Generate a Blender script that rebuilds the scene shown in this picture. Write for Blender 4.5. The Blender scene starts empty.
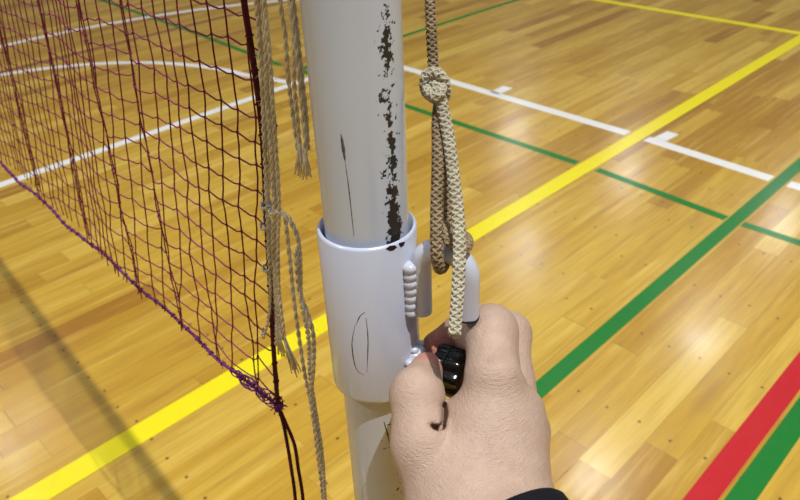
import bpy, bmesh, math, random
import numpy as np
from mathutils import Vector, Matrix, noise as mnoise
random.seed(7)
S = bpy.context.scene
COL = S.collection

# ---------------------------------------------------------------- camera
FPX = 717.955
CH = 1.25                                   # camera height above the floor
def _n(v): return Vector(v).normalized()
D1 = _n((870, 492, -FPX)); D2 = _n((-830, 420, -FPX)); UP = D1.cross(D2).normalized()
def W(px, py, depth):
    """world point seen at (px,py) of the 800x500 frame, depth metres in front of the camera"""
    v = Vector((px-400, 250-py, -FPX))*(depth/FPX)
    return Vector((v.dot(D1), v.dot(D2), v.dot(UP)+CH))
def proj(p):
    q = Vector((p[0], p[1], p[2]-CH)); c = q.x*D1+q.y*D2+q.z*UP
    return 400+FPX*c.x/-c.z, 250-FPX*c.y/-c.z, -c.z
def FLR(px, py, z=0.0):
    v = Vector((px-400, 250-py, -FPX)); t = (z-CH)/v.dot(UP)
    return Vector((v.dot(D1)*t, v.dot(D2)*t, z))
def on_x(px, py, X):
    v = Vector((px-400, 250-py, -FPX)); t = X/v.dot(D1)
    return Vector((X, v.dot(D2)*t, CH+v.dot(UP)*t))
def z_on_line(x, y, py):
    a, b = 0.0, 1.6
    for _ in range(50):
        m = (a+b)/2
        if proj((x, y, m))[1] > py: a = m
        else: b = m
    return (a+b)/2
cam = bpy.data.cameras.new('camera'); cam.sensor_width = 36; cam.lens = FPX/800*36
cam.clip_start = 0.01; cam.dof.use_dof = True; cam.dof.focus_distance = 0.37; cam.dof.aperture_fstop = 22
co = bpy.data.objects.new('camera', cam); COL.objects.link(co)
co.matrix_world = Matrix(((D1.x, D1.y, D1.z, 0), (D2.x, D2.y, D2.z, 0), (UP.x, UP.y, UP.z, CH), (0, 0, 0, 1)))
S.camera = co

# ---------------------------------------------------------------- helpers
def lin(c):
    return tuple(((v/255+.055)/1.055)**2.4 if v/255 > .04045 else v/255/12.92 for v in c)+(1,)
def mat(name, col=(200, 200, 200), rough=.5, spec=.5, coat=0, sheen=0):
    m = bpy.data.materials.new(name); m.use_nodes = True
    b = m.node_tree.nodes['Principled BSDF']
    b.inputs['Base Color'].default_value = lin(col); b.inputs['Roughness'].default_value = rough
    b.inputs['Specular IOR Level'].default_value = spec; b.inputs['Coat Weight'].default_value = coat
    b.inputs['Sheen Weight'].default_value = sheen
    return m, m.node_tree, b
def N(t, kind, **kw):
    n = t.nodes.new(kind)
    for k, v in kw.items():
        if k.startswith('i_'): n.inputs[k[2:].replace('_', ' ')].default_value = v
        else: setattr(n, k, v)
    return n
def M(t, op, a, b=None, c=None, clamp=False):
    n = t.nodes.new('ShaderNodeMath'); n.operation = op; n.use_clamp = clamp
    for i, v in enumerate((a, b, c)):
        if v is None: continue
        if isinstance(v, (int, float)): n.inputs[i].default_value = v
        else: t.links.new(v, n.inputs[i])
    return n.outputs[0]
def mixc(t, f, a, b, mode='MIX'):
    n = t.nodes.new('ShaderNodeMix'); n.data_type = 'RGBA'; n.blend_type = mode
    for s, v in ((n.inputs[0], f), (n.inputs[6], a), (n.inputs[7], b)):
        if isinstance(v, (int, float)): s.default_value = v
        elif isinstance(v, tuple): s.default_value = v
        else: t.links.new(v, s)
    return n.outputs[2]
def bump(t, b, h, strength=.3, dist=.001):
    n = N(t, 'ShaderNodeBump'); n.inputs['Strength'].default_value = strength; n.inputs['Distance'].default_value = dist
    t.links.new(h, n.inputs['Height']); t.links.new(n.outputs[0], b.inputs['Normal'])
def noise(t, vec, scale, detail=3, rough=.5):
    n = N(t, 'ShaderNodeTexNoise'); n.inputs['Scale'].default_value = scale
    n.inputs['Detail'].default_value = detail; n.inputs['Roughness'].default_value = rough
    t.links.new(vec, n.inputs['Vector']); return n.outputs['Fac']
def vscale(t, vec, s):
    n = N(t, 'ShaderNodeMapping'); n.inputs['Scale'].default_value = s; t.links.new(vec, n.inputs['Vector']); return n.outputs[0]

class MB:
    def __init__(s): s.v = []; s.f = []; s.mi = []
    def add(s, vs, fs, mi=0):
        o = len(s.v); s.v += [tuple(v) for v in vs]; s.f += [tuple(i+o for i in f) for f in fs]; s.mi += [mi]*len(fs)
    def tube(s, pts, r, n=8, cap=True, mi=0):
        pts = [Vector(p) for p in pts]
        rr = r if isinstance(r, (list, tuple)) else [r]*len(pts)
        vs = []; fs = []; u = None
        for i, p in enumerate(pts):
            t = (pts[min(i+1, len(pts)-1)]-pts[max(i-1, 0)])
            t = t.normalized() if t.length > 1e-9 else Vector((0, 0, 1))
            if u is None: u = t.orthogonal().normalized()
            u = (u-t*u.dot(t)); u = u.normalized() if u.length > 1e-6 else t.orthogonal().normalized()
            w = t.cross(u)
            for k in range(n):
                a = 2*math.pi*k/n; vs.append(p+(u*math.cos(a)+w*math.sin(a))*rr[i])
        for i in range(len(pts)-1):
            for k in range(n):
                k2 = (k+1) % n; fs.append((i*n+k, i*n+k2, (i+1)*n+k2, (i+1)*n+k))
        if cap: fs.append(tuple(range(n-1, -1, -1))); fs.append(tuple((len(pts)-1)*n+k for k in range(n)))
        s.add(vs, fs, mi)
    def lathe(s, prof, n=64, M4=None, closed=False, mi=0):
        vs = []; fs = []
        for (r, z) in prof:
            for k in range(n):
                a = 2*math.pi*k/n; v = Vector((r*math.cos(a), r*math.sin(a), z)); vs.append(M4 @ v if M4 else v)
        m = len(prof)
        for i in range(m if closed else m-1):
            j = (i+1) % m
            for k in range(n):
                k2 = (k+1) % n; fs.append((i*n+k, i*n+k2, j*n+k2, j*n+k))
        s.add(vs, fs, mi)
    def ball(s, c, r, M3=None, seg=12, mi=0):
        vs = []; fs = []; rings = seg//2
        c = Vector(c)
        for i in range(rings+1):
            th = math.pi*i/rings
            for k in range(seg):
                a = 2*math.pi*k/seg; v = Vector((math.sin(th)*math.cos(a), math.sin(th)*math.sin(a), math.cos(th)))
                v = Vector((v.x*r[0], v.y*r[1], v.z*r[2])) if isinstance(r, tuple) else v*r
                vs.append(c+(M3 @ v if M3 else v))
        for i in range(rings):
            for k in range(seg):
                k2 = (k+1) % seg; fs.append((i*seg+k, (i+1)*seg+k, (i+1)*seg+k2, i*seg+k2))
        s.add(vs, fs, mi)
    def build(s, name, m, parent=None, smooth=True):
        me = bpy.data.meshes.new(name); me.from_pydata(s.v, [], s.f)
        for x in (m if isinstance(m, list) else [m]): me.materials.append(x)
        me.polygons.foreach_set('material_index', s.mi)
        if smooth: me.polygons.foreach_set('use_smooth', [True]*len(me.polygons))
        bm = bmesh.new(); bm.from_mesh(me); bmesh.ops.remove_doubles(bm, verts=bm.verts, dist=1e-7)
        bmesh.ops.recalc_face_normals(bm, faces=bm.faces); bm.to_mesh(me); bm.free()
        o = bpy.data.objects.new(name, me); COL.objects.link(o)
        if parent:
            o.parent = parent
            o.matrix_parent_inverse = Matrix.Translation(parent.location).inverted()
        return o
def thing(name, label, cat, loc, group=None):
    o = bpy.data.objects.new(name, None); COL.objects.link(o); o.location = loc
    o.empty_display_size = .02
    o['label'] = label; o['category'] = cat
    if group: o['group'] = group
    return o
def autosmooth(o, ang=35):
    for e in o.data.edges: pass
    bm = bmesh.new(); bm.from_mesh(o.data)
    for e in bm.edges:
        if len(e.link_faces) == 2 and e.calc_face_angle(0) > math.radians(ang): e.smooth = False
    bm.to_mesh(o.data); bm.free()
def spline(pts, step=.002):
    """Catmull-Rom through the points, resampled evenly"""
    P = [Vector(p) for p in pts]; P = [P[0]*2-P[1]]+P+[P[-1]*2-P[-2]]
    out = []
    for i in range(1, len(P)-2):
        a, b, c, d = P[i-1:i+3]
        for k in range(24):
            t = k/24
            out.append(.5*((2*b)+(c-a)*t+(2*a-5*b+4*c-d)*t*t+(3*b-a-3*c+d)*t**3))
    out.append(P[-2])
    L = [0]
    for i in range(1, len(out)): L.append(L[-1]+(out[i]-out[i-1]).length)
    n = max(2, int(L[-1]/step)); res = []; j = 0
    for i in range(n+1):
        s = L[-1]*i/n
        while j < len(L)-2 and L[j+1] < s: j += 1
        t = (s-L[j])/max(L[j+1]-L[j], 1e-9); res.append(out[j].lerp(out[j+1], min(max(t, 0), 1)))
    return res
def frames(path):
    u = None; fr = []
    for i, p in enumerate(path):
        t = (path[min(i+1, len(path)-1)]-path[max(i-1, 0)]).normalized()
        if u is None: u = t.orthogonal().normalized()
        u = (u-t*u.dot(t)).normalized(); fr.append((p, u, t.cross(u), t))
    return fr
def braided(mb, pts, R, pitch=None, ns=4, mi=0):
    """braided cord: ns strands each way weaving over and under"""
    pitch = pitch or R*4.2
    path = spline(pts, R*.22); fr = frames(path); ds = (path[1]-path[0]).length
    mb.tube(path, R*.80, 8, mi=mi)
    for sgn in (-1, 1):
        for k in range(ns):
            q = []
            for i, (p, u, w, t) in enumerate(fr):
                th = 2*math.pi*(k/ns)+sgn*2*math.pi*i*ds/pitch
                rad = R*(.84+.07*sgn*math.cos(ns*(2*math.pi*i*ds/pitch)+ (0 if sgn > 0 else 0)+ns*0))
                q.append(p+(u*math.cos(th)+w*math.sin(th))*rad)
            mb.tube(q, R*.235, 5, mi=mi)
def twisted(mb, pts, R, n=3, pitch=None, fuzz=0, mi=0):
    pitch = pitch or R*7
    path = spline(pts, R*.9); fr = frames(path); ds = (path[1]-path[0]).length
    for k in range(n):
        q = []
        for i, (p, u, w, t) in enumerate(fr):
            th = 2*math.pi*(k/n+i*ds/pitch); q.append(p+(u*math.cos(th)+w*math.sin(th))*R*.5)
        mb.tube(q, R*.55, 5, mi=mi)
    for j in range(int(fuzz*len(path))):
        p, u, w, t = random.choice(fr); a = random.uniform(0, 6.28)
        d = (u*math.cos(a)+w*math.sin(a)+t*random.uniform(-1, 1)).normalized()
        l = random.uniform(.0006, .002); q0 = p+d*R*.6
        mb.tube([q0, q0+d*l, q0+d*l*1.5+Vector((random.uniform(-1, 1), random.uniform(-1, 1), random.uniform(-1, 1)))*l*.5], .00008, 3, mi=mi)

# ---------------------------------------------------------------- materials
m_line = {}
for nm, c in dict(white=(236, 232, 226), yellow=(240, 222, 14), green=(8, 118, 38), red=(192, 22, 34), brownish=(138, 92, 58)).items():
    m, t, b = mat('court_paint_or_band_'+nm, c, .22, .3)
    g = N(t, 'ShaderNodeNewGeometry'); nz = noise(t, g.outputs['Position'], 30, 4)
    t.links.new(mixc(t, M(t, 'MULTIPLY', nz, .12), lin(c), lin((120, 110, 90))), b.inputs['Base Color'])
    m_line[nm] = m

def floor_material():
    m, t, b = mat('varnished_maple_boards', (200, 160, 70), .2, .35)
    g = N(t, 'ShaderNodeNewGeometry'); P = g.outputs['Position']
    sp = N(t, 'ShaderNodeSeparateXYZ'); t.links.new(P, sp.inputs[0]); X, Y = sp.outputs[0], sp.outputs[1]
    v = M(t, 'DIVIDE', M(t, 'SUBTRACT', Y, .405-.0793/2), .0793)
    row = M(t, 'FLOOR', v); fy = M(t, 'FRACT', v)
    b.inputs['Coat Weight'].default_value = .35; b.inputs['Coat Roughness'].default_value = .3
    w1 = N(t, 'ShaderNodeTexWhiteNoise', noise_dimensions='1D'); t.links.new(row, w1.inputs['W'])
    ux = M(t, 'ADD', M(t, 'DIVIDE', X, M(t, 'ADD', M(t, 'MULTIPLY', w1.outputs['Value'], .5), .62)), M(t, 'MULTIPLY', w1.outputs['Value'], 37.3))
    pl = M(t, 'FLOOR', ux); fx = M(t, 'FRACT', ux)
    cb = N(t, 'ShaderNodeCombineXYZ'); t.links.new(row, cb.inputs[0]); t.links.new(pl, cb.inputs[1])
    w2 = N(t, 'ShaderNodeTexWhiteNoise', noise_dimensions='3D'); t.links.new(cb.outputs[0], w2.inputs['Vector'])
    r = N(t, 'ShaderNodeValToRGB'); t.links.new(w2.outputs['Value'], r.inputs[0])
    e = r.color_ramp.elements
    cols = [(0, (158, 108, 20)), (.1, (176, 131, 30)), (.4, (190, 147, 42)), (.75, (200, 160, 54)), (1, (210, 172, 70))]
    e[0].position, e[0].color = cols[0][0], lin(cols[0][1]); e[1].position, e[1].color = 1, lin(cols[-1][1])
    for p_, c_ in cols[1:-1]: q = e.new(p_); q.color = lin(c_)
    # grain, long along X, different on each board
    off = N(t, 'ShaderNodeVectorMath', operation='ADD'); sc = N(t, 'ShaderNodeVectorMath', operation='SCALE'); sc.inputs['Scale'].default_value = 9
    t.links.new(w2.outputs['Color'], sc.inputs[0]); t.links.new(P, off.inputs[0]); t.links.new(sc.outputs[0], off.inputs[1])
    gr = noise(t, vscale(t, off.outputs[0], (2.2, 34, 1)), 1, 6, .62)
    gr2 = noise(t, vscale(t, off.outputs[0], (6, 160, 1)), 1, 4, .6)
    blotch = noise(t, vscale(t, off.outputs[0], (2.5, 11, 1)), 1, 3, .5)
    def rng(x, a, c, lo, hi):
        n = N(t, 'ShaderNodeMapRange'); n.inputs[1].default_value = a; n.inputs[2].default_value = c
        n.inputs[3].default_value = lo; n.inputs[4].default_value = hi; t.links.new(x, n.inputs[0]); return n.outputs[0]
    c = mixc(t, rng(gr, .5, .75, 0, .5), r.outputs[0], lin((150, 98, 34)))
    c = mixc(t, rng(gr, .47, .28, 0, .5), c, lin((230, 194, 104)))
    c = mixc(t, rng(gr2, .5, .8, 0, .35), c, lin((130, 84, 34)))
    c = mixc(t, rng(blotch, .60, .78, 0, .4), c, lin((140, 92, 40)))
    # seams, plugs
    ey = M(t, 'MINIMUM', fy, M(t, 'SUBTRACT', 1, fy))
    sy = rng(ey, .004, .016, .55, 0)
    ex = M(t, 'MINIMUM', fx, M(t, 'SUBTRACT', 1, fx)); sx = rng(ex, .0008, .0025, .5, 0)
    wseam = M(t, 'MULTIPLY', M(t, 'MAXIMUM', sy, sx), M(t, 'ADD', .35, rng(noise(t, P, 1.7, 2), .4, .6, 0, .65)))
    c = mixc(t, wseam, c, lin((96, 62, 26)))
    near = M(t, 'LESS_THAN', Y, .95)
    x0 = M(t, 'ADD', M(t, 'MULTIPLY', near, 1.203-.39), .39)
    dx = M(t, 'SUBTRACT', M(t, 'FRACT', M(t, 'ADD', M(t, 'DIVIDE', M(t, 'SUBTRACT', X, x0), .303), .5)), .5)
    dxm = M(t, 'MULTIPLY', dx, .303); dym = M(t, 'MULTIPLY', M(t, 'SUBTRACT', fy, .5), .0793)
    jx = M(t, 'MULTIPLY', M(t, 'SUBTRACT', w1.outputs['Value'], .5), .014)
    dist = M(t, 'SQRT', M(t, 'ADD', M(t, 'POWER', M(t, 'ABSOLUTE', M(t, 'ADD', dxm, jx)), 2), M(t, 'POWER', M(t, 'ABSOLUTE', dym), 2)))
    c = mixc(t, rng(dist, .0032, .0048, .8, 0), c, lin((66, 44, 26)))
    t.links.new(c, b.inputs['Base Color'])
    t.links.new(rng(noise(t, P, 3.0, 3), .3, .7, .15, .23), b.inputs['Roughness'])
    wob = noise(t, vscale(t, P, (3, 12, 1)), 1, 2)
    bump(t, b, M(t, 'SUBTRACT', M(t, 'MULTIPLY', wob, .5), M(t, 'MULTIPLY', sy, .5)), .25, .002)
    return m

def painted_steel(name, col, spots=None, chips=0.0):
    """white enamel over steel; spots = (centre angle, half width, z0, z1) of a strip where the paint has flaked"""
    m, t, b = mat(name, col, .24, .5, coat=.3); b.inputs['Coat Roughness'].default_value = .15
    g = N(t, 'ShaderNodeNewGeometry'); P = g.outputs['Position']
    c = mixc(t, M(t, 'MULTIPLY', noise(t, P, 40, 4), .10), lin(col), lin((150, 140, 120)))
    if spots:
        a0, hw, z0, z1 = spots
        sp = N(t, 'ShaderNodeSeparateXYZ'); t.links.new(P, sp.inputs[0])
        ang = M(t, 'ARCTAN2', M(t, 'SUBTRACT', sp.outputs[1], AY), M(t, 'SUBTRACT', sp.outputs[0], AX))
        da = M(t, 'ABSOLUTE', M(t, 'SUBTRACT', ang, a0))
        fall = M(t, 'MULTIPLY', M(t, 'SUBTRACT', 1, M(t, 'DIVIDE', da, hw), clamp=True), 1.0)
        lowv = M(t, 'DIVIDE', M(t, 'SUBTRACT', z1, sp.outputs[2]), z1-z0, clamp=True)      # 1 at the bottom
        low = M(t, 'POWER', lowv, 3)
        nz = noise(t, P, 330, 4, .6); nb = noise(t, vscale(t, P, (60, 60, 34)), 1, 2)
        s = M(t, 'ADD', M(t, 'ADD', nz, M(t, 'MULTIPLY', nb, .42)), M(t, 'ADD', M(t, 'MULTIPLY', fall, .20), M(t, 'MULTIPLY', M(t, 'MULTIPLY', low, fall), .34)))
        msk = M(t, 'MULTIPLY', M(t, 'GREATER_THAN', s, .975), M(t, 'GREATER_THAN', fall, .01))
        c = mixc(t, msk, c, lin((34, 27, 22)))
        t.links.new(M(t, 'ADD', .22, M(t, 'MULTIPLY', msk, .5)), b.inputs['Roughness'])
        bump(t, b, M(t, 'MULTIPLY', msk, -1), .5, .0004)
    t.links.new(c, b.inputs['Base Color'])
    return m

def cord_mat(name, c1, c2, scale=600, rough=.85):
    m, t, b = mat(name, c1, rough, .2)
    g = N(t, 'ShaderNodeNewGeometry')
    f = noise(t, g.outputs['Position'], scale, 4); f2 = noise(t, g.outputs['Position'], 60, 2)
    f3 = M(t, 'ADD', M(t, 'MULTIPLY', f, .5), M(t, 'MULTIPLY', f2, .5))
    n = N(t, 'ShaderNodeMapRange'); n.inputs[1].default_value = .35; n.inputs[2].default_value = .65; t.links.new(f3, n.inputs[0])
    t.links.new(mixc(t, n.outputs[0], lin(c1), lin(c2)), b.inputs['Base Color'])
    bump(t, b, f, .6, .0003)
    return m
m_rope = cord_mat('beige_braided_cotton', (198, 190, 168), (154, 143, 118))
m_rope_dark = cord_mat('grimy_braided_cotton', (162, 142, 114), (114, 95, 70))
m_string = cord_mat('frayed_cotton_string', (232, 222, 198), (188, 174, 146), 300)
m_net = cord_mat('maroon_nylon_twine', (124, 38, 58), (86, 20, 38), 300, .7)
m_netrow = cord_mat('plum_nylon_twine', (142, 60, 94), (108, 34, 62), 300, .7)
m_netpurple = cord_mat('purple_nylon_cord', (122, 48, 120), (84, 26, 78), 300, .7)
m_dark = cord_mat('black_maroon_cord', (84, 18, 36), (50, 12, 22), 300, .7)
m_tape = cord_mat('white_net_tape', (220, 216, 205), (200, 192, 180), 100)
m_black, _, _b = mat('glossy_black_plastic', (7, 7, 8), .16, .5)
m_steel, _, _ = mat('zinc_steel', (150, 150, 150), .35, .5); m_steel.node_tree.nodes['Principled BSDF'].inputs['Metallic'].default_value = .8
m_bare, _, _ = mat('exposed_dark_steel', (30, 26, 24), .6, .3)
m_scratch, _, _ = mat('scratch_through_paint', (96, 88, 82), .7, .2)

# ---------------------------------------------------------------- floor
fl = MB()
x0, x1, y0, y1 = -4, 16, -5, 15
fl.add([(x0, y0, -.03), (x1, y0, -.03), (x1, y1, -.03), (x0, y1, -.03), (x0, y0, 0), (x1, y0, 0), (x1, y1, 0), (x0, y1, 0)],
       [(0, 3, 2, 1), (4, 5, 6, 7), (0, 1, 5, 4), (1, 2, 6, 5), (2, 3, 7, 6), (3, 0, 4, 7)])
floor = fl.build('floor', floor_material(), smooth=False); floor['kind'] = 'structure'
def strip(pts, w, m, label, h=.0006):
    """painted line or plain band of width w following pts on the floor"""
    pts = [Vector((p[0], p[1], 0)) for p in pts]; L = []
    for i, p in enumerate(pts):
        t = (pts[min(i+1, len(pts)-1)]-pts[max(i-1, 0)]).normalized(); n = Vector((-t.y, t.x, 0))
        L += [p+n*w/2+Vector((0, 0, 0.0001)), p-n*w/2+Vector((0, 0, 0.0001)), p-n*w/2+Vector((0, 0, h)), p+n*w/2+Vector((0, 0, h))]
    F = [(0, 1, 2, 3)]
    for i in range(len(pts)-1):
        a, b_ = i*4, i*4+4
        for k in range(4): F.append((a+k, b_+k, b_+(k+1) % 4, a+(k+1) % 4))
    F.append(tuple(len(L)-4+k for k in (3, 2, 1, 0)))
    mb = MB(); mb.add(L, F); o = mb.build('court_line_or_band', m, floor, smooth=False); o['label'] = label; return o
YY = 1.314; YX = 4.57
yw = .070; H1 = CH
# yellow
strip([(-3.9, YY), (YX, YY)], .064, m_line['yellow'], 'broad yellow court line', .0012)
strip([(YX, -4.9), (YX, 5.5)], .06, m_line['yellow'], 'far yellow court line', .0010)
# greens
GX = 2.262
strip([(-3.9, .716), (14, .716)], .045, m_line['green'], 'green court line', .0014)
strip([(-3.9, .2245), (14, .2245)], .048, m_line['green'], 'green court line beside the red line', .0010)
strip([(GX, -4.9), (GX-.02, .688)], .036, m_line['green'], 'thin green court line', .0008)
strip([(GX-.02, .744), (GX+.02, YY-.045)], .036, m_line['green'], 'thin green court line', .0008)
strip([(GX+.02, YY+.045), (GX+.03, 3.12)], .036, m_line['green'], 'thin green court line', .0008)
strip([(2.28, 3.29), (2.30, 3.70), (2.34, 4.48), (2.37, 5.9), (2.42, 9)], .036, m_line['green'], 'thin green court line', .0008)
strip([(2.30, 3.15), (8.0, 3.13)], .036, m_line['green'], 'far thin green court line', .0008)
# red
strip([(-3.9, .2835), (14, .2835)], .053, m_line['red'], 'red court line', .0012)
# white key
WX = 2.665
strip([(WX-.04, -4.9), (WX-.035, .685)], .054, m_line['white'], 'white court line')
strip([(WX-.035, .748), (WX, YY-.042)], .054, m_line['white'], 'white court line')
strip([(WX, YY+.045), (WX+.02, 2.96)], .054, m_line['white'], 'white court line')
strip([(WX+.02, 2.098), (WX+.13, 2.098)], .055, m_line['white'], 'short white lane tick')
strip([(WX+.02, 1.228), (WX+.125, 1.218)], .055, m_line['white'], 'short white lane tick')
strip([(-1.5, 2.93), (.64, 2.953), (2.11, 2.985), (2.63, 2.975)], .048, m_line['white'], 'white court line behind the net')
arc = [(.79+1.267*math.cos(a), 3.197+1.267*math.sin(a)) for a in [math.radians(x) for x in range(175, 4, -5)]]
arc += [(2.085, 3.22), (2.13, 3.03)]
strip(arc, .046, m_line['white'], 'curved white court line', .0010)
arc2 = [(1.506+3.159*math.cos(a), 1.852+3.159*math.sin(a)) for a in [math.radians(x) for x in range(160, 43, -4)]]
strip(arc2, .05, m_line['white'], 'far curved white court line', .0012)
strip([(-2, 4.46), (8, 4.46)], .05, m_line['brownish'], 'brown band across the floor', .0005)  # plain brownish band, built as a strip like the lines

# ---------------------------------------------------------------- net post
K = .8
AX, AY = .2525*K, .2935*K
r_up, r_lo, r_sl = .0264*K, .0252*K, .0312*K
z_top = z_on_line(AX, AY, 223); z_bot = z_on_line(AX, AY, 374)
right = Vector((D1.x, D2.x, 0)).normalized(); toward = Vector((-AX, -AY, 0)).normalized()
PHI = math.radians(28)
E3 = (right*math.cos(PHI)+toward*math.sin(PHI)).normalized(); T3 = Vector((0, 0, 1)).cross(E3)
A3 = Vector((AX, AY, 0))
def ang_of(px, py, r=r_up):
    """angle round the post of the surface point seen at px,py"""
    o = Vector((0, 0, CH)); v = W(px, py, 1)-o
    a = v.x**2+v.y**2; bq = -2*(v.x*AX+v.y*AY); c_ = AX**2+AY**2-r*r
    s = (-bq-math.sqrt(max(bq*bq-4*a*c_, 0)))/(2*a); p = o+v*s
    return math.atan2(p.y-AY, p.x-AX), p
a_sp = ang_of(390, 120)[0]
z_hi = ang_of(385, 0)[1].z
post = thing('net_post', 'white enamelled steel badminton net post with sliding collar, hook and flaked paint', 'net post', (AX, AY, 0))
m_up = painted_steel('white_enamel_flaked', (194, 202, 216), (a_sp, .40, z_top-.01, z_hi+.14))
m_sl = painted_steel('white_enamel_collar', (194, 198, 214))
m_lo = painted_steel('white_enamel_lower', (186, 190, 200), (ang_of(398, 440)[0]+.1, .34, .55, .78))
TA = Matrix.Translation((AX, AY, 0))
mb = MB(); mb.lathe([(0.001, 1.552), (r_up-.004, 1.552), (r_up, 1.548), (r_up, z_top-.10), (r_up-.002, z_top-.10), (.001, z_top-.10)], 96, TA)
o = mb.build('upper_tube', m_up, post); autosmooth(o)
mb = MB(); mb.lathe([(.001, z_bot+.06), (r_lo-.002, z_bot+.06), (r_lo, z_bot+.058), (r_lo, .012), (.001, .012)], 96, TA)
o = mb.build('lower_tube', m_lo, post); autosmooth(o); o['label'] = 'narrower lower tube with dark scuffs'
mb = MB(); mb.lathe([(.001, .0121), (.085, .0121), (.09, .009), (.09, 0.0), (.001, 0.0)], 64, TA)
autosmooth(mb.build('base_plate', m_sl, post))
w_ = .0024
prof = [(r_sl, z_top-.0015), (r_sl-.0006, z_top-.0004), (r_sl-.0015, z_top), (r_sl-w_+.0008, z_top-.0004), (r_sl-w_, z_top-.0015),
        (r_sl-w_, z_top-.03), (r_sl-w_, z_bot+.01), (r_lo+.0008, z_bot+.001), (r_sl-.0016, z_bot), (r_sl-.0003, z_bot+.0012), (r_sl, z_bot+.003)]
mb = MB(); mb.lathe(prof, 128, TA, closed=True)
sleeve = mb.build('sliding_collar', m_sl, post); sleeve['label'] = 'wider white collar clamped over the post'
autosmooth(sleeve, 50)
# chips and scratches on post
def surf(px, py, r):
    a, p = ang_of(px, py, r); return Vector((AX+math.cos(a)*(r+.00012), AY+math.sin(a)*(r+.00012), p.z))
def scratch(pp, r, wpx=.0005, m=m_scratch, label=None):
    P_ = spline([surf(x, y, r) for x, y in pp], .0015); mb = MB(); L = []
    n_ = len(P_)
    for i, p in enumerate(P_):
        t = (P_[min(i+1, n_-1)]-P_[max(i-1, 0)]).normalized(); nn = Vector((p.x-AX, p.y-AY, 0)).normalized(); s = t.cross(nn)
        w = wpx*(.25+.75*math.sin(math.pi*min(max(i/(n_-1), .04), .96)))*(.7+.6*random.random())
        L += [p+s*w/2, p-s*w/2, p-s*w/2-nn*.0003, p+s*w/2-nn*.0003]
    F = []
    for i in range(n_-1):
        for k in range(4): F.append((4*i+k, 4*i+4+k, 4*i+4+(k+1) % 4, 4*i+(k+1) % 4))
    F += [(3, 2, 1, 0), (4*n_-4, 4*n_-3, 4*n_-2, 4*n_-1)]
    mb.add(L, F); o = mb.build('scratch', m, post); 
    if label: o['label'] = label
scratch([(341, 134), (343, 146), (345, 160)], r_up, .0016, m_scratch)
scratch([(345, 160), (349, 190), (354, 236)], r_up, .0004, m_scratch)
scratch([(355, 325), (352, 345), (356, 368), (364, 375)], r_sl, .0004, m_bare)
scratch([(366, 318), (368, 340), (367, 372)], r_sl, .0004, m_bare)
scratch([(356, 325), (360, 316), (365, 312)], r_sl, .0004, m_bare)
for q in ([(384, 422), (388, 436), (390, 446)], [(381, 441), (391, 439)], [(383, 449), (391, 447)], [(387, 425), (391, 424)]):
    scratch(q, r_lo, .0007, m_bare)
# paint chip on the collar rim
def chip(outline, r):
    P_ = [surf(x, y, r) for x, y in outline]; n_ = len(P_)
    mb = MB(); inn = [p-Vector((p.x-AX, p.y-AY, 0)).normalized()*.0004 for p in P_]
    mb.add(P_+inn, [tuple(range(n_)), tuple(range(2*n_-1, n_-1, -1))]+[(i, (i+1) % n_, n_+(i+1) % n_, n_+i) for i in range(n_)])
    o = mb.build('paint_chip', m_bare, post, smooth=False); o['label'] = 'black chip where enamel has flaked off'
chip([(386, 249), (390, 251), (394, 250), (397, 247), (395, 245.4), (390, 246)], r_sl)
chip([(399, 245), (401, 247.5), (404, 245), (405, 241.5), (402, 242.5), (399, 243.6)], r_sl)

# hook
R1 = r_sl+.0045; R2 = R1+.0256; rh = .0055
c1 = A3+E3*R1; c2 = A3+E3*R2
zc_top = z_on_line(c1.x+ (c2.x-c1.x)/2, c1.y+(c2.y-c1.y)/2, 250)   # axis of the crown
z1b = z_on_line(c1.x, c1.y, 311); z2b = z_on_line(c2.x, c2.y, 317)
rad = (R2-R1)/2; zc = zc_top-rad*1.0
pth = [c1+Vector((0, 0, z1b)), c1+Vector((0, 0, z1b+.0004))]
pth += [c1+Vector((0, 0, z1b+(zc-z1b)*k/6)) for k in range(1, 6)]
cc = (c1+c2)/2
for k in range(0, 19):
    a = math.pi-math.pi*k/18
    pth.append(cc+E3*math.cos(a)*rad+Vector((0, 0, zc+math.sin(a)*rad*1.0)))
pth += [c2+Vector((0, 0, z2b+(zc-z2b)*k/6)) for k in range(5, 0, -1)]
pth += [c2+Vector((0, 0, z2b+.0004)), c2+Vector((0, 0, z2b))]
mb = MB(); mb.tube(pth, rh, 24, cap=False)
for c_, z_ in ((c1, z1b), (c2, z2b)):
    mb.lathe([(rh-.00005, z_), (rh-.0008, z_-.0003), (rh-.0018, z_), (rh-.0020, z_+.008), (.0001, z_+.009)], 24, Matrix.Translation((c_.x, c_.y, 0)), mi=1)
m_hook = painted_steel('white_enamel_hook', (198, 200, 212))
hook = mb.build('rope_hook', [m_hook, m_bare], post); hook['label'] = 'white inverted U hook welded beside the collar'
autosmooth(hook, 50)
# flaked enamel at foot of the outer leg
mb = MB()
vs = []; fs = []; n_ = 40
for k in range(n_):
    a = 2*math.pi*k/n_; h = .0012+.0010*mnoise.noise(Vector((math.cos(a)*2, math.sin(a)*2, 3)))
    d = Vector((math.cos(a), math.sin(a), 0))
    vs += [c2+d*(rh+.00012)+Vector((0, 0, z2b)), c2+d*(rh+.00012)+Vector((0, 0, z2b+max(h, .0003))), c2+d*(rh-.0003)+Vector((0, 0, z2b+max(h, .0003)))]
for k in range(n_):
    a, b_ = 3*k, 3*((k+1) % n_); fs += [(a, b_, b_+1, a+1), (a+1, b_+1, b_+2, a+2)]
mb.add(vs, fs); mb.build('flaked_edge', m_bare, hook)
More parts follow.
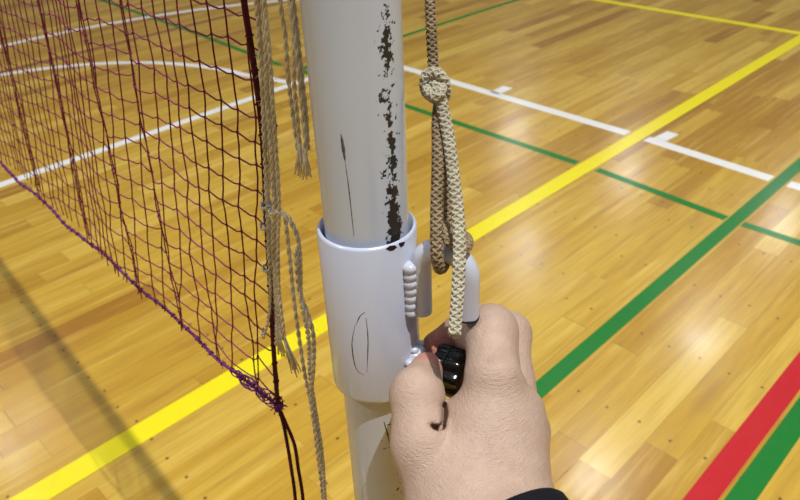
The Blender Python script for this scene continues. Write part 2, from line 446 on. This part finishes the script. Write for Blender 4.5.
# weld bead: stacked ripples between hook leg and collar on the near side
mb = MB()
for side in (-1, 1):
    zt = z_on_line(c1.x, c1.y, 274)
    nb = 7
    base = A3+E3*(r_sl+.0010)+T3*side*.0046
    for k in range(nb):
        z_ = z1b+.002+(zt-z1b+.004)*k/(nb-1)
        jit = random.uniform(-.0003, .0003)
        mb.ball(base+Vector((0, 0, z_))+T3*jit, (.0042, .0042, .0031), seg=14)
mb.ball(A3+E3*(r_sl+.0005)+Vector((0, 0, zt+.0025)), (.0042, .0046, .0060), seg=16)
wd = mb.build('weld_bead', m_hook, hook); wd['label'] = 'rippled weld seam'
md = wd.modifiers.new('r', 'REMESH'); md.mode = 'VOXEL'; md.voxel_size = .0005; sm = wd.modifiers.new('s', 'SMOOTH'); sm.iterations = 3; md.use_smooth_shade = True

# clamp screw, nut, knob
zk = z_on_line((A3+E3*.047*K*1.25).x, (A3+E3*.047*K*1.25).y, 371)
def alongE(r, z=zk): return A3+E3*r+Vector((0, 0, z))
ME = Matrix((( T3.x, 0, E3.x, 0), (T3.y, 0, E3.y, 0), (0, 1, 0, 0), (0, 0, 0, 1)))
def atE(r, z=zk): return Matrix.Translation(alongE(r, z)) @ ME
mb = MB()
mb.lathe([(.0001, -.003), (.0085, -.003), (.0088, .001), (.0075, .0042), (.0052, .0048), (.0001, .0048)], 6, atE(r_sl+.0006))
nut = mb.build('welded_nut', m_hook, post, smooth=False)
bv = nut.modifiers.new('b', 'BEVEL'); bv.width = .0012; bv.segments = 3
mb = MB()
for k in range(7):
    a = k*2*math.pi/7; mb.ball(atE(r_sl+.0004) @ Vector((math.cos(a)*.0088, math.sin(a)*.0088, 0)), (.0026, .0026, .0022), seg=12)
mb.build('weld_bead', m_hook, nut)
# threaded screw
mb = MB(); prof = []
L0, L1 = r_sl-.001, .042
n_ = 14
for k in range(n_*4+1):
    prof.append((.0036+(.0005 if k % 4 in (1, 2) else 0), L0+(L1-L0)*k/(n_*4)))
mb.lathe([(r, z-r_sl) for r, z in prof], 20, atE(r_sl)); mb.build('clamp_screw', m_steel, post)
# lobed knob
mb = MB(); vs = []; fs = []; kn = 84
kp = [(.2, -.0086), (.72, -.0086), (.93, -.0078), (1.0, -.006), (1.0, -.0012), (.95, -.0006), (.95, .0006), (1.0, .0012), (1.0, .006), (.93, .0078), (.72, .0086), (.45, .0086), (.40, .0076), (.001, .0076)]
RK = .0143; kc = .046
Mk = atE(kc)
for (q, z) in kp:
    for k in range(kn):
        a = 2*math.pi*k/kn
        lobe = 1-.13*(.5-.5*math.cos(9*a))**1.5 if q > .6 else 1
        vs.append(Mk @ Vector((math.cos(a)*RK*q*lobe, math.sin(a)*RK*q*lobe, z)))
for i in range(len(kp)-1):
    for k in range(kn):
        k2 = (k+1) % kn; fs.append((i*kn+k, i*kn+k2, (i+1)*kn+k2, (i+1)*kn+k))
fs.append(tuple(range(kn)))
mb.add(vs, fs); knob = mb.build('clamp_knob', m_black, post); knob['label'] = 'glossy black ridged clamp knob'
autosmooth(knob, 40)

# ---------------------------------------------------------------- braided rope on the hook
zs = c1.z
dh = proj(cc+Vector((0, 0, zc_top)))[2]                # depth of the hook crown
rope = thing('braided_rope', 'beige braided cord knotted into a loop through the white hook, cut end hanging', 'rope', W(437, 268, dh))
Rr = .0029
def seg(name, pts, R=Rr, m=m_rope, label=None, pitch=None):
    mb = MB(); braided(mb, [W(*p) for p in pts], R, pitch); o = mb.build(name, m, rope)
    if label: o['label'] = label
    return o
d0 = dh
seg('standing_line', [(428, -260, d0-.012), (429, -120, d0-.010), (430, -10, d0-.008), (431.5, 30, d0-.007), (433, 60, d0-.005), (435, 82, d0-.003), (437, 100, d0)], Rr*.86, m_rope_dark, 'darker grimy line coming down from above')
# loop strand down the near side of the hook, under it, up behind
seg('loop_strand', [(441, 96, d0-.002), (438, 120, d0-.006), (438, 160, d0-.010), (437, 200, d0-.012), (436.5, 235, d0-.0125), (437, 257, d0-.010),
                    (440, 268, d0-.002), (444, 262, d0+.008), (446, 240, d0+.0105), (447, 200, d0+.008), (446, 150, d0+.004), (443, 110, d0)], Rr, m_rope_dark, 'darker strand looped round the hook')
seg('hanging_tail', [(433, 80, d0-.0078), (438, 90, d0-.0095), (443, 110, d0-.0095), (449, 140, d0-.012), (454, 180, d0-.015), (458, 215, d0-.017), (459.5, 245, d0-.019),
                     (458.5, 280, d0-.020), (456, 315, d0-.020), (454.5, 334, d0-.020)], Rr*.98, m_rope, 'paler tail hanging in front of the hook')
# frayed tip of the tail
mb = MB()
for k in range(26):
    a = random.uniform(0, 6.28); rr = random.uniform(0, Rr*.85)
    p0 = W(454.6, 331, d0-.020)+Vector((D1.x, D2.x, UP.x))*math.cos(a)*rr+Vector((D1.z, D2.z, UP.z))*math.sin(a)*rr
    p1 = p0+Vector((0, 0, -.0035-random.random()*.001))*(1-.3*rr/Rr)
    mb.tube([p0, (p0+p1)/2, p1], .0005, 5)
mb.build('cut_end', m_rope, rope)
# turn round the crown of the hook
seg('hook_turn', [(447, 232, d0+.009), (456, 234, d0+.008), (465, 236, d0+.004), (468.5, 243, d0-.006), (464, 250, d0-.0105), (455, 246, d0-.010), (447, 240, d0-.0105), (444, 232, d0-.009), (444, 226, d0-.003), (446, 226, d0+.006)], Rr*.8, m_rope_dark, 'dark turn of cord round the hook')
# knot
mb = MB()
kd = d0-.004
braided(mb, [W(430, 96, kd+.004), W(425.5, 90, kd), W(425, 80, kd-.004), W(429, 73, kd-.006), (W(436, 73, kd-.007)), W(443, 78, kd-.006), W(446, 88, kd-.002), W(445, 98, kd+.002)], Rr*.86)
braided(mb, [W(443, 96, kd+.004), W(445, 86, kd+.003), W(441, 76, kd), W(434, 71, kd+.002), W(427, 76, kd+.006), W(426, 88, kd+.007), W(432, 97, kd+.004), W(440, 100, kd+.002)], Rr*.86)
braided(mb, [W(426, 82, kd), W(428, 92, kd-.006), W(434, 97, kd-.0085), W(440, 94, kd-.009), W(443, 87, kd-.006)], Rr*.8)
kn_ = mb.build('knot', m_rope, rope); kn_['label'] = 'tight pale knot'

# ---------------------------------------------------------------- badminton net
zb = .864
def xb(Y): return .202+.030*(Y-.35)+.012*max(0, Y-.9)
ZT = 1.50
def xt(Y): return .222+.07*(Y-.24)
edge_px = [(240, -60), (244, 0), (250, 40), (256, 80), (262, 130), (266, 200), (269, 260), (272, 320), (275, 370), (278, 405)]
edge = [on_x(x, y, .202) for x, y in edge_px]
edge_top = edge[0]
def edgeY(z):
    if z >= edge[0].z:
        f = min(1, (z-edge[0].z)/(ZT-edge[0].z)); return edge[0].y*(1-f)+.27*f
    for a, b_ in zip(edge, edge[1:]):
        if b_.z <= z <= a.z: return a.y+(b_.y-a.y)*(a.z-z)/(a.z-b_.z)
    return edge[-1].y
net = thing('badminton_net', 'maroon mesh badminton net with purple bottom cord stretching away left of post', 'net', (.21, 1.5, zb))
cell = .0182
NR = int((ZT-zb)/cell); NC = 210
FOLD = [(.495, .02), (.567, .022), (.70, .028), (.84, .03), (1.05, .04), (1.4, .04), (1.72, .05), (2.1, .06)]
def netp(i, j):
    """column i (along the net), row j (upwards)"""
    s = i*.015
    z = zb+j*cell
    f = (z-zb)/(ZT-zb)
    e = edgeY(z)
    Y = e+.0118*i+.085*(1-math.exp(-i/10))
    # columns bunch where the slack mesh folds
    for (c_, w) in FOLD:
        cc_ = c_*(1.0-.05*f)
        Y += -.55*(Y-cc_)*math.exp(-((Y-cc_)/w)**2)
    X = xb(Y)*(1-f)+xt(Y)*f
    X += .006*math.sin(Y*9+f*2)*min(1, s*5)+.003*math.sin(Y*31+z*5)*min(1, s*4)
    for (c_, w) in FOLD: X += .007*math.exp(-((Y-c_)/(w*.8))**2)*math.sin((Y-c_)/w*2)
    # slack: rows sag a little between threads
    n1 = mnoise.noise(Vector((i*.5, j*.5, 0))); n2 = mnoise.noise(Vector((i*.5, j*.5, 9)))
    z += n1*(.0045+.004*math.exp(-j/5)); Y += n2*(.0035+.006*math.exp(-j/5))
    # bottom corner pulled down and in
    if j < 8:
        g = (1-j/8)**1.5*math.exp(-s/.10)
        Y += g*(.018*math.sin(i*2.1)); z -= g*.010*abs(math.sin(i*1.3+j)); 
    if j == 0: z = zb+.002
    return Vector((X, Y, z))
G = [[netp(i, j) for j in range(NR+1)] for i in range(NC)]
mb = MB(); tr = .00054
for i in range(NC):
    far = i > 70
    for j in range(NR+1):
        p = G[i][j]
        if i+1 < NC and j > 0:
            q = G[i+1][j]; L_ = (q-p).length
            mid1 = p.lerp(q, .33)+Vector((0, 0, -.0012-.0006*random.random())); mid2 = p.lerp(q, .67)+Vector((0, 0, -.0008))
            mb.tube([p, q] if far else [p, mid1, mid2, q], tr, 3 if far else 4, cap=False, mi=1)
        if j < NR:
            q = G[i][j+1]; mid = (p+q)/2+Vector((0, .0009*random.uniform(-1, 1), 0))
            mb.tube([p, q] if far else [p, mid, q], tr, 3 if far else 4, cap=False)
        if not far and j > 0: mb.ball(p, (.0011, .0012, .0010), seg=6)
mb.build('net_mesh', [m_net, m_netrow], net)
# bottom cord with whipped loops
mb = MB()
def cordp(Y):
    return Vector((xb(Y)+.0015*math.sin(Y*40), Y, zb+.0015*math.sin(Y*23)+.0008*math.sin(Y*97)))
Y0 = edge[-1].y-.002
cpts = [cordp(Y0+k*.012) for k in range(230)]
twisted(mb, cpts[:120], .0016, 2, .008)
mb.tube(cpts[119:], .0013, 6)
for k in range(190):
    Y = Y0+.01+k*.0145+random.uniform(-.003, .003); p = cordp(Y)
    R_ = .0019; q = []
    for a in range(0, 11):
        th = a/10*2*math.pi*1.1; q.append(p+Vector((math.cos(th)*R_, (a-5)*.0003, math.sin(th)*R_)))
    mb.tube(q, .0005, 4)
    if k < 70 and random.random() < .75:
        d = Vector((random.uniform(-1, 1), random.uniform(-1, 1), -random.uniform(.3, 1))).normalized()
        mb.tube([p, p+d*.003, p+d*.0045+Vector((0, 0, -.001))], .00045, 4)
bc = mb.build('bottom_cord', m_netpurple, net); bc['label'] = 'purple bottom cord'
# side cord
mb = MB(); mb.tube(spline([Vector((.202, .27, ZT))]+[Vector((.2, (.27+edge[0].y)/2, (ZT+edge[0].z)/2))]+edge, .004), .0017, 8)
# lashing of mesh onto the side cord
for k in range(34):
    z = zb+.012+k*.0182; Y = edgeY(z); q = []
    for a in range(0, 10):
        th = a/9*2*math.pi; q.append(Vector((.202+math.cos(th)*.0020, Y+math.sin(th)*.0020, z+a*.0001)))
    mb.tube(q, .00045, 4)
mb.build('side_cord', m_dark, net)
# corner tangle
mb = MB()
ce = edge[-1]
for k in range(13):
    q = []; c0 = ce+Vector((0, .006+.0042*k, .003-.0003*k)); R_ = random.uniform(.004, .0085); a0 = random.uniform(0, 6.28)
    tilt = random.uniform(-.5, .5)
    for a in range(0, 15):
        th = a0+a/14*2*math.pi*random.uniform(.85, 1.0)
        q.append(c0+Vector((math.cos(th)*tilt*R_, math.cos(th)*R_, math.sin(th)*R_*.9-.003)))
    mb.tube(spline(q, .0008), .0005, 5)
for k in range(16):
    d = Vector((random.uniform(-1, 1), random.uniform(-1, 1), random.uniform(-1, 1))).normalized()
    q = [ce+Vector((math.cos(t_)*.0028*(1 if k % 2 else .6), math.sin(t_)*.0028, math.sin(t_+k)*.0028-.0015)) for t_ in [x*.6 for x in range(11)]]
    mb.tube(q, .0007, 5)
    mb.tube([ce, ce+d*.004, ce+d*.0075+Vector((0, 0, -.001))], .0004, 4)
ct = mb.build('corner_knot', m_netpurple, net); ct['label'] = 'purple tangle of twine at the corner'
# two dark ends dropping from the corner
for off in ((-1.5, 0), (5.5, -1)):
    mb = MB(); dd = proj(ce)[2]
    pts = [ce+Vector((0, 0, -.001)), W(284+off[0]*.4, 424, dd+.006), W(289+off[0], 445, dd+.012), W(293+off[0], 470, dd+.02), W(297+off[0]*1.1, 500, dd+.03), W(300+off[0]*1.3, 560, dd+.05), W(304+off[0]*2, 640, dd+.09)]
    mb.tube(spline(pts, .003), .0014, 8); mb.build('cord_end', m_dark, net)
# unseen head tape, doubled over, shaped and placed to cast the floor shadow band
mb = MB()
for Ya, Yb in ((.25, 6.2),):
    vs = []; fs = []; n_ = 60
    for k in range(n_+1):
        Y = Ya+(Yb-Ya)*k/n_; X = xt(Y); z = ZT+.02-.02*math.sin(math.pi*k/n_)
        for (dx, dz) in ((-.011, -.014), (.011, -.010), (.012, -.001), (.004, .014), (-.004, .015), (-.012, -.004)):
            vs.append((X+dx, Y, z+dz))
    for k in range(n_):
        for q in range(6): fs.append((6*k+q, 6*k+6+q, 6*k+6+(q+1) % 6, 6*k+(q+1) % 6))
    fs += [tuple(range(6)), tuple(6*n_+5-k for k in range(6))]
    mb.add(vs, fs)
mb.build('head_tape', m_tape, net)

# ---------------------------------------------------------------- frayed tie strings
SX = .1995
def sp(px, py, dx=0.0):
    return on_x(px, py, SX+dx)
def string_thing(name, label, strands, frays, top, R=.0011):
    t_ = thing(name, label, 'string', top, 'frayed cotton ties hanging between net and post')
    for k, (pts, dx) in enumerate(strands):
        mb = MB(); twisted(mb, [sp(x, y, dx) for x, y in pts], R*random.uniform(.9, 1.1), 2, random.uniform(.008, .014), fuzz=.9); mb.build('strand', m_string, t_)
    for (px, py, dx, n, spread, length, lean) in frays:
        mb = MB(); c0 = sp(px, py, dx)
        for k in range(n):
            a = random.uniform(0, 6.28); s_ = random.uniform(.2, 1)*spread
            e_ = c0+Vector((math.cos(a)*s_*.5, math.sin(a)*s_+lean, -length*random.uniform(.7, 1.05)))
            m1 = c0.lerp(e_, .45)+Vector((0, 0, -.001))
            mb.tube([c0+Vector((math.cos(a), math.sin(a), 0))*.0006, m1, e_], .00042, 4)
        mb.build('frayed_end', m_string, t_)
    return t_
string_thing('tie_string', 'long thick bunch of frayed cotton ties hanging down the dark net edge', [
    ([(253, -60), (256, 0), (259, 40), (262, 90), (264, 140), (266, 190), (268, 240), (270, 290), (268, 320), (263, 338)], 0),
    ([(257, -60), (260, 0), (264, 45), (267, 90), (270, 140), (268, 190), (271, 240), (275, 290), (277, 320), (276, 345)], .002),
    ([(261, -60), (264, 0), (269, 50), (271, 100), (274, 150), (277, 195), (275, 240), (276, 290), (280, 330)], -.002),
    ([(258, -60), (262, 0), (266, 50), (266, 90), (270, 130), (272, 170), (274, 210), (273, 250), (278, 300), (283, 340)], -.004),
    ([(255, -60), (258, 0), (261, 40), (265, 80), (267, 120), (265, 160), (264, 205), (267, 245), (272, 290)], .004),
    ([(264, 0), (270, 60), (273, 110), (277, 165), (279, 205), (278, 245), (279, 290), (284, 335)], -.006),
    ([(259, -20), (262, 45), (264, 110), (270, 160), (267, 215), (271, 265), (274, 310), (280, 350)], .006),
], [(283, 334, 0, 30, .006, .030, -.008), (276, 325, .001, 16, .005, .026, -.002), (263, 328, .003, 5, .002, .01, .002)], sp(262, 10), .00125)
string_thing('tie_string', 'short cotton tie with splayed tassel end between net edge and post', [
    ([(277, -60), (280, 0), (285, 35), (288, 75), (292, 110), (298, 150)], -.008),
    ([(287, -60), (290, 0), (294, 40), (294, 80), (297, 115), (300, 150)], -.008),
    ([(290, -60), (293, 0), (298, 40), (302, 80), (306, 115), (308, 150)], -.009),
    ([(288, -60), (291, 0), (296, 45), (300, 85), (304, 125), (306, 155)], -.011),
], [(299, 143, -.008, 26, .006, .019, .001), (304, 146, -.009, 26, .005, .017, .001)], sp(290, 10), .0013)
string_thing('tie_string', 'longest cotton tie, doubled and knotted, drooping beyond the bottom of the net', [
    ([(270, 216), (276, 212), (284, 215), (287, 235), (290, 262), (294, 300), (300, 345), (305, 375), (312, 410), (317, 450), (321, 480), (324, 510), (330, 560)], -.006),
    ([(284, 214), (291, 222), (298, 240), (300, 265), (301, 300), (308, 335), (310, 375), (316, 415), (322, 455), (325, 500), (331, 560)], -.008),
    ([(296, 250), (299, 290), (306, 310), (313, 335), (313, 370), (311, 400), (317, 440), (321, 470)], -.010),
], [], sp(284, 214), .00145)
# the small whippings that tie the bunch together
pt_ = [o for o in COL.objects if o.name == 'tie_string'][0]
for (px, py) in ((267, 205), (266, 226), (268, 268), (275, 212)):
    mb = MB(); c0 = sp(px, py, .001)
    q = [c0+Vector((math.cos(t_)*.0034, math.sin(t_)*.0034, .0010*math.sin(t_*1.7))) for t_ in [x*.5 for x in range(27)]]
    twisted(mb, q, .0008, 2, .005)
    k_ = mb.build('whipping', m_tape, pt_); k_['label'] = 'white whipping turns'

# ---------------------------------------------------------------- hand
def skin_material():
    m, t, b = mat('skin', (196, 150, 128), .48, .45)
    b.inputs['Subsurface Weight'].default_value = .12; b.inputs['Subsurface Radius'].default_value = (.006, .002, .001); b.inputs['Subsurface Scale'].default_value = 1.0
    g = N(t, 'ShaderNodeNewGeometry'); P = g.outputs['Position']
    at = N(t, 'ShaderNodeAttribute'); at.attribute_name = 'flush'
    f1 = noise(t, P, 45, 3); f2 = noise(t, P, 220, 4)
    c = mixc(t, M(t, 'MULTIPLY', f1, .7), lin((186, 156, 135)), lin((158, 126, 106)))
    c = mixc(t, M(t, 'MULTIPLY', f2, .5), c, lin((206, 180, 162)))
    c = mixc(t, M(t, 'MULTIPLY', at.outputs['Fac'], .75, clamp=True), c, lin((196, 104, 92)))
    t.links.new(c, b.inputs['Base Color'])
    # wrinkles: fine crosswise folds plus pores
    wv = vscale(t, P, (.6, .6, 3.2))
    n1 = noise(t, wv, 400, 5, .65)
    vo = N(t, 'ShaderNodeTexVoronoi'); vo.feature = 'DISTANCE_TO_EDGE'; vo.inputs['Scale'].default_value = 950; t.links.new(vscale(t, P, (.7, .7, 2.0)), vo.inputs['Vector'])
    h = M(t, 'ADD', M(t, 'MULTIPLY', n1, 1.0), M(t, 'MULTIPLY', vo.outputs['Distance'], .5))
    bump(t, b, h, 1.0, .0008)
    return m

def cone(P, a, ra, b, rb):
    """signed distance to a round cone, vectorised"""
    a = np.array(a); b = np.array(b); ba = b-a; l2 = ba@ba; rr = ra-rb; a2 = l2-rr*rr; il2 = 1/l2
    pa = P-a; y = pa@ba; z = y-l2
    x2 = ((pa*l2-y[..., None]*ba)**2).sum(-1); y2 = y*y*l2; z2 = z*z*l2
    k = np.sign(rr)*rr*rr*x2
    d = (np.sqrt(np.maximum(x2*a2*il2, 0))+y*rr)*il2-ra
    d = np.where(np.sign(z)*a2*z2 > k, np.sqrt(x2+z2)*il2-rb, d)
    d = np.where(np.sign(y)*a2*y2 < k, np.sqrt(x2+y2)*il2-ra, d)
    return d
def smin(a, b, k):
    h = np.maximum(k-np.abs(a-b), 0)/k; return np.minimum(a, b)-h*h*k*.25
HAND = {}
#HAND-BEGIN
CD = Vector((.40, -.66, .60)).normalized()          # forearm direction in camera axes
def cam2w(c): return Vector((Vector(c).dot(D1), Vector(c).dot(D2), Vector(c).dot(UP)))
C0 = W(500, 530, .297); AXD = cam2w(CD).normalized()
PALM = [  # (px, py, depth, radius px) pairs
    [(452, 515, .335, 44), (484, 428, .345, 36)],
    [(470, 520, .328, 46), (494, 424, .346, 30)],
    [(492, 525, .330, 46), (517, 415, .357, 27)],
    [(500, 525, .345, 44), (524, 432, .372, 26)],
    [(500, 525, .358, 42), (525, 455, .388, 23)],
    [(446, 478, .337, 36), (452, 500, .333, 38)],
    [(515, 470, .338, 30), (514, 410, .350, 21)],
    [(455, 421, .352, 18), (474, 420, .352, 22)],
]
FING = {
 'thumb': ([(442, 500, .338, 36), (423, 445, .340, 31), (417, 394, .350, 25.5), (427, 368, .374, 16)], .0022),
 'index': ([(494, 424, .346, 29), (494, 378, .348, 27.5), (491, 331, .366, 25.5), (461, 334, .394, 18), (437, 346, .392, 15)], .007),
 'middle': ([(516, 418, .358, 27), (510, 380, .370, 22.5), (509, 334, .392, 21), (490, 345, .425, 18), (474, 372, .424, 16)], .0018),
 'ring': ([(524, 430, .372, 25), (515, 385, .402, 18), (500, 375, .435, 17), (482, 398, .430, 15)], .0025),
 'little': ([(524, 455, .388, 21), (518, 420, .420, 16), (500, 415, .442, 14), (486, 430, .432, 13)], .0025),
}
#HAND-END
def px2(p): w = W(p[0], p[1], p[2]); return (np.array(w), p[3]*p[2]/FPX)
WR = [(np.array(W(474, 528, .330)), .0225), (np.array(W(512, 528, .335)), .0205), (np.array(C0+AXD*.03), .0255), (np.array(C0+AXD*.08), .028)]
allp = WR+[px2(p) for seg_ in PALM for p in seg_]+[px2(p) for f in FING.values() for p in f[0]]
lo = np.min([c-r for c, r in allp], 0)-.006; hi = np.max([c+r for c, r in allp], 0)+.006
hstep = .0011
ax = [np.arange(lo[i], hi[i], hstep) for i in range(3)]
GX3 = np.stack(np.meshgrid(*ax, indexing='ij'), -1)
D = None
for s_ in PALM:
    (a, ra), (b_, rb) = px2(s_[0]), px2(s_[1]); d = cone(GX3, a, ra, b_, rb)
    D = d if D is None else smin(D, d, .012)
for a_, b_ in ((0, 1), (0, 2), (1, 2), (2, 3)): D = smin(D, cone(GX3, WR[a_][0], WR[a_][1], WR[b_][0], WR[b_][1]), .012)
for nm, (ch, kk) in FING.items():
    F_ = None
    for p, q in zip(ch, ch[1:]):
        (a, ra), (b_, rb) = px2(p), px2(q); d = cone(GX3, a, ra, b_, rb)
        F_ = d if F_ is None else smin(F_, d, .005)
    D = smin(D, F_, kk)
CREASE = [([(444, 404), (445, 414), (443, 427)], .0004), ([(443, 427), (437, 428), (431, 425)], .0004), ([(503, 306), (512, 322), (519, 345), (524, 372)], .0004)]
for pl_, cr in CREASE:
    for dz in np.arange(.306, .352, .0013):
        for p, q in zip(pl_, pl_[1:]):
            wa, wb = np.array(W(p[0], p[1], dz)), np.array(W(q[0], q[1], dz))
            b0 = np.maximum(((np.minimum(wa, wb)-.004-lo)/hstep).astype(int), 0); b1_ = ((np.maximum(wa, wb)+.004-lo)/hstep).astype(int)+1
            sl_ = tuple(slice(int(u), int(v)) for u, v in zip(b0, b1_))
            if min(D[sl_].shape) == 0: continue
            D[sl_] = -smin(-D[sl_], cone(GX3[sl_], wa, cr, wb, cr*.99), .0022)
def surface_nets(D, ax):
    inside = D < 0
    n = np.array(D.shape)-1
    corner = [(i, j, k) for i in (0, 1) for j in (0, 1) for k in (0, 1)]
    sl = lambda c: tuple(slice(c[i], c[i]+n[i]) for i in range(3))
    cnt = sum(inside[sl(c)].astype(int) for c in corner)
    act = (cnt > 0) & (cnt < 8)
    idx = -np.ones(act.shape, int); cells = np.argwhere(act); idx[act] = np.arange(len(cells))
    acc = np.zeros((len(cells), 3)); num = np.zeros(len(cells))
    for c in corner:
        for a_ in range(3):
            if c[a_] == 0:
                c2_ = list(c); c2_[a_] = 1; c2_ = tuple(c2_)
                d1 = D[sl(c)][act]; d2 = D[sl(c2_)][act]; m_ = (d1 < 0) != (d2 < 0)
                t_ = np.where(m_, d1/np.where(m_, d1-d2, 1), 0)
                p = np.array(c, float)[None].repeat(len(cells), 0); p[:, a_] += t_
                acc[m_] += p[m_]; num[m_] += 1
    V = (cells+acc/num[:, None])*hstep+np.array([a_[0] for a_ in ax])
    F = []
    for a_ in range(3):
        b1, b2 = (a_+1) % 3, (a_+2) % 3
        s0 = [slice(0, None)]*3; s1 = [slice(0, None)]*3; s0[a_] = slice(0, -1); s1[a_] = slice(1, None)
        x = inside[tuple(s0)] != inside[tuple(s1)]
        for (i, j, k) in np.argwhere(x):
            e = [i, j, k]
            if e[b1] == 0 or e[b2] == 0 or e[b1] >= n[b1] or e[b2] >= n[b2]: continue
            q = []
            for (u, v) in ((-1, -1), (0, -1), (0, 0), (-1, 0)):
                c = list(e); c[b1] += u; c[b2] += v; q.append(idx[tuple(c)])
            if min(q) < 0: continue
            if not inside[i, j, k]: q = q[::-1]
            F.append(q)
    return V, F
V, F = surface_nets(D, ax)
me = bpy.data.meshes.new('person'); me.from_pydata([tuple(v) for v in V], [], [tuple(int(i) for i in f) for f in F])
me.polygons.foreach_set('use_smooth', [True]*len(me.polygons))
bm = bmesh.new(); bm.from_mesh(me); bmesh.ops.recalc_face_normals(bm, faces=bm.faces)
for _ in range(3): bmesh.ops.smooth_vert(bm, verts=bm.verts, factor=.5, use_axis_x=True, use_axis_y=True, use_axis_z=True)
bm.to_mesh(me); bm.free()
person = bpy.data.objects.new('person', me); COL.objects.link(person)
me.materials.append(skin_material())
fl_ = me.attributes.new('flush', 'FLOAT', 'POINT')
spots_ = [(W(430, 362, .37), .010, .8), (W(440, 345, .385), .012, 1.0), (W(444, 428, .31), .006, .8), (W(517, 392, .31), .010, .45), (W(440, 405, .32), .010, .5), (W(400, 372, .325), .010, .35)]
vv = np.array([v.co[:] for v in me.vertices]); fv = np.zeros(len(vv))
for c_, r_, s_ in spots_: fv += s_*np.exp(-((vv-np.array(c_))**2).sum(1)/r_**2)
fl_.data.foreach_set('value', np.clip(fv, 0, 1).astype(np.float32))
person['label'] = 'right hand of person in black cuff, turning the black knob on the post'
person['category'] = 'person'
# black cuff and sleeve
m_cuff = cord_mat('black_knit_fabric', (20, 20, 26), (12, 12, 16), 900, .9)
c0 = C0; axd = AXD
Mq = axd.to_track_quat('Z', 'Y').to_matrix().to_4x4()
prof = [(.0285, .004), (.0275, .0008), (.0290, -.0008), (.0305, .001), (.0312, .008), (.0310, .02), (.0325, .035), (.035, .06), (.037, .09), (.040, .13), (.042, .17), (.040, .178), (.0005, .178)]
mb = MB(); mb.lathe(prof, 96, Matrix.Translation(c0) @ Mq)
cuff = mb.build('jacket_cuff', m_cuff, person)
cuff['label'] = 'black jacket cuff'

# ---------------------------------------------------------------- light
w = bpy.data.worlds.new('hall_ambience'); S.world = w; w.use_nodes = True; t = w.node_tree
bg = t.nodes['Background']; tc = N(t, 'ShaderNodeTexCoord'); sp_ = N(t, 'ShaderNodeSeparateXYZ'); t.links.new(tc.outputs['Generated'], sp_.inputs[0])
rp = N(t, 'ShaderNodeValToRGB'); t.links.new(sp_.outputs[2], rp.inputs[0])
rp.color_ramp.elements[0].position = 0; rp.color_ramp.elements[0].color = (.16, .16, .165, 1)
rp.color_ramp.elements[1].position = 1; rp.color_ramp.elements[1].color = (.90, .95, 1.0, 1)
q = rp.color_ramp.elements.new(.45); q.color = (.24, .26, .28, 1)
q = rp.color_ramp.elements.new(.75); q.color = (.74, .78, .83, 1)
t.links.new(rp.outputs[0], bg.inputs['Color']); bg.inputs['Strength'].default_value = .50
def lamp(x, y, z, size, power, col=(.97, .99, 1)):
    l = bpy.data.lights.new('high_bay_or_added_lamp', 'AREA'); l.shape = 'DISK'; l.size = size; l.energy = power; l.color = col
    o = bpy.data.objects.new('high_bay_or_added_lamp', l); COL.objects.link(o); o.location = (x, y, z); return o
for (x, y) in ((18.9, 13.8), (19.3, 9.7), (19.0, 4.9), (13.1, 4.3), (8.2, 3.9), (1.45, 12.4), (13.0, 9)):
    lamp(x, y, 9, .7, 75)
lamp(-.25, -2.5, 9, .09, 950)  # unseen key lamp overhead, placed and kept small to throw the tape shadow
lamp(-6, 4, 9, .8, 380); lamp(5.5, -5, 9, .8, 60)  # added fill lamps out of view, the stronger one lighting from the left

S.view_settings.view_transform = 'Standard'; S.view_settings.look = 'None'; S.view_settings.gamma = 1
S.view_settings.use_curve_mapping = False; S.view_settings.exposure = -0.14
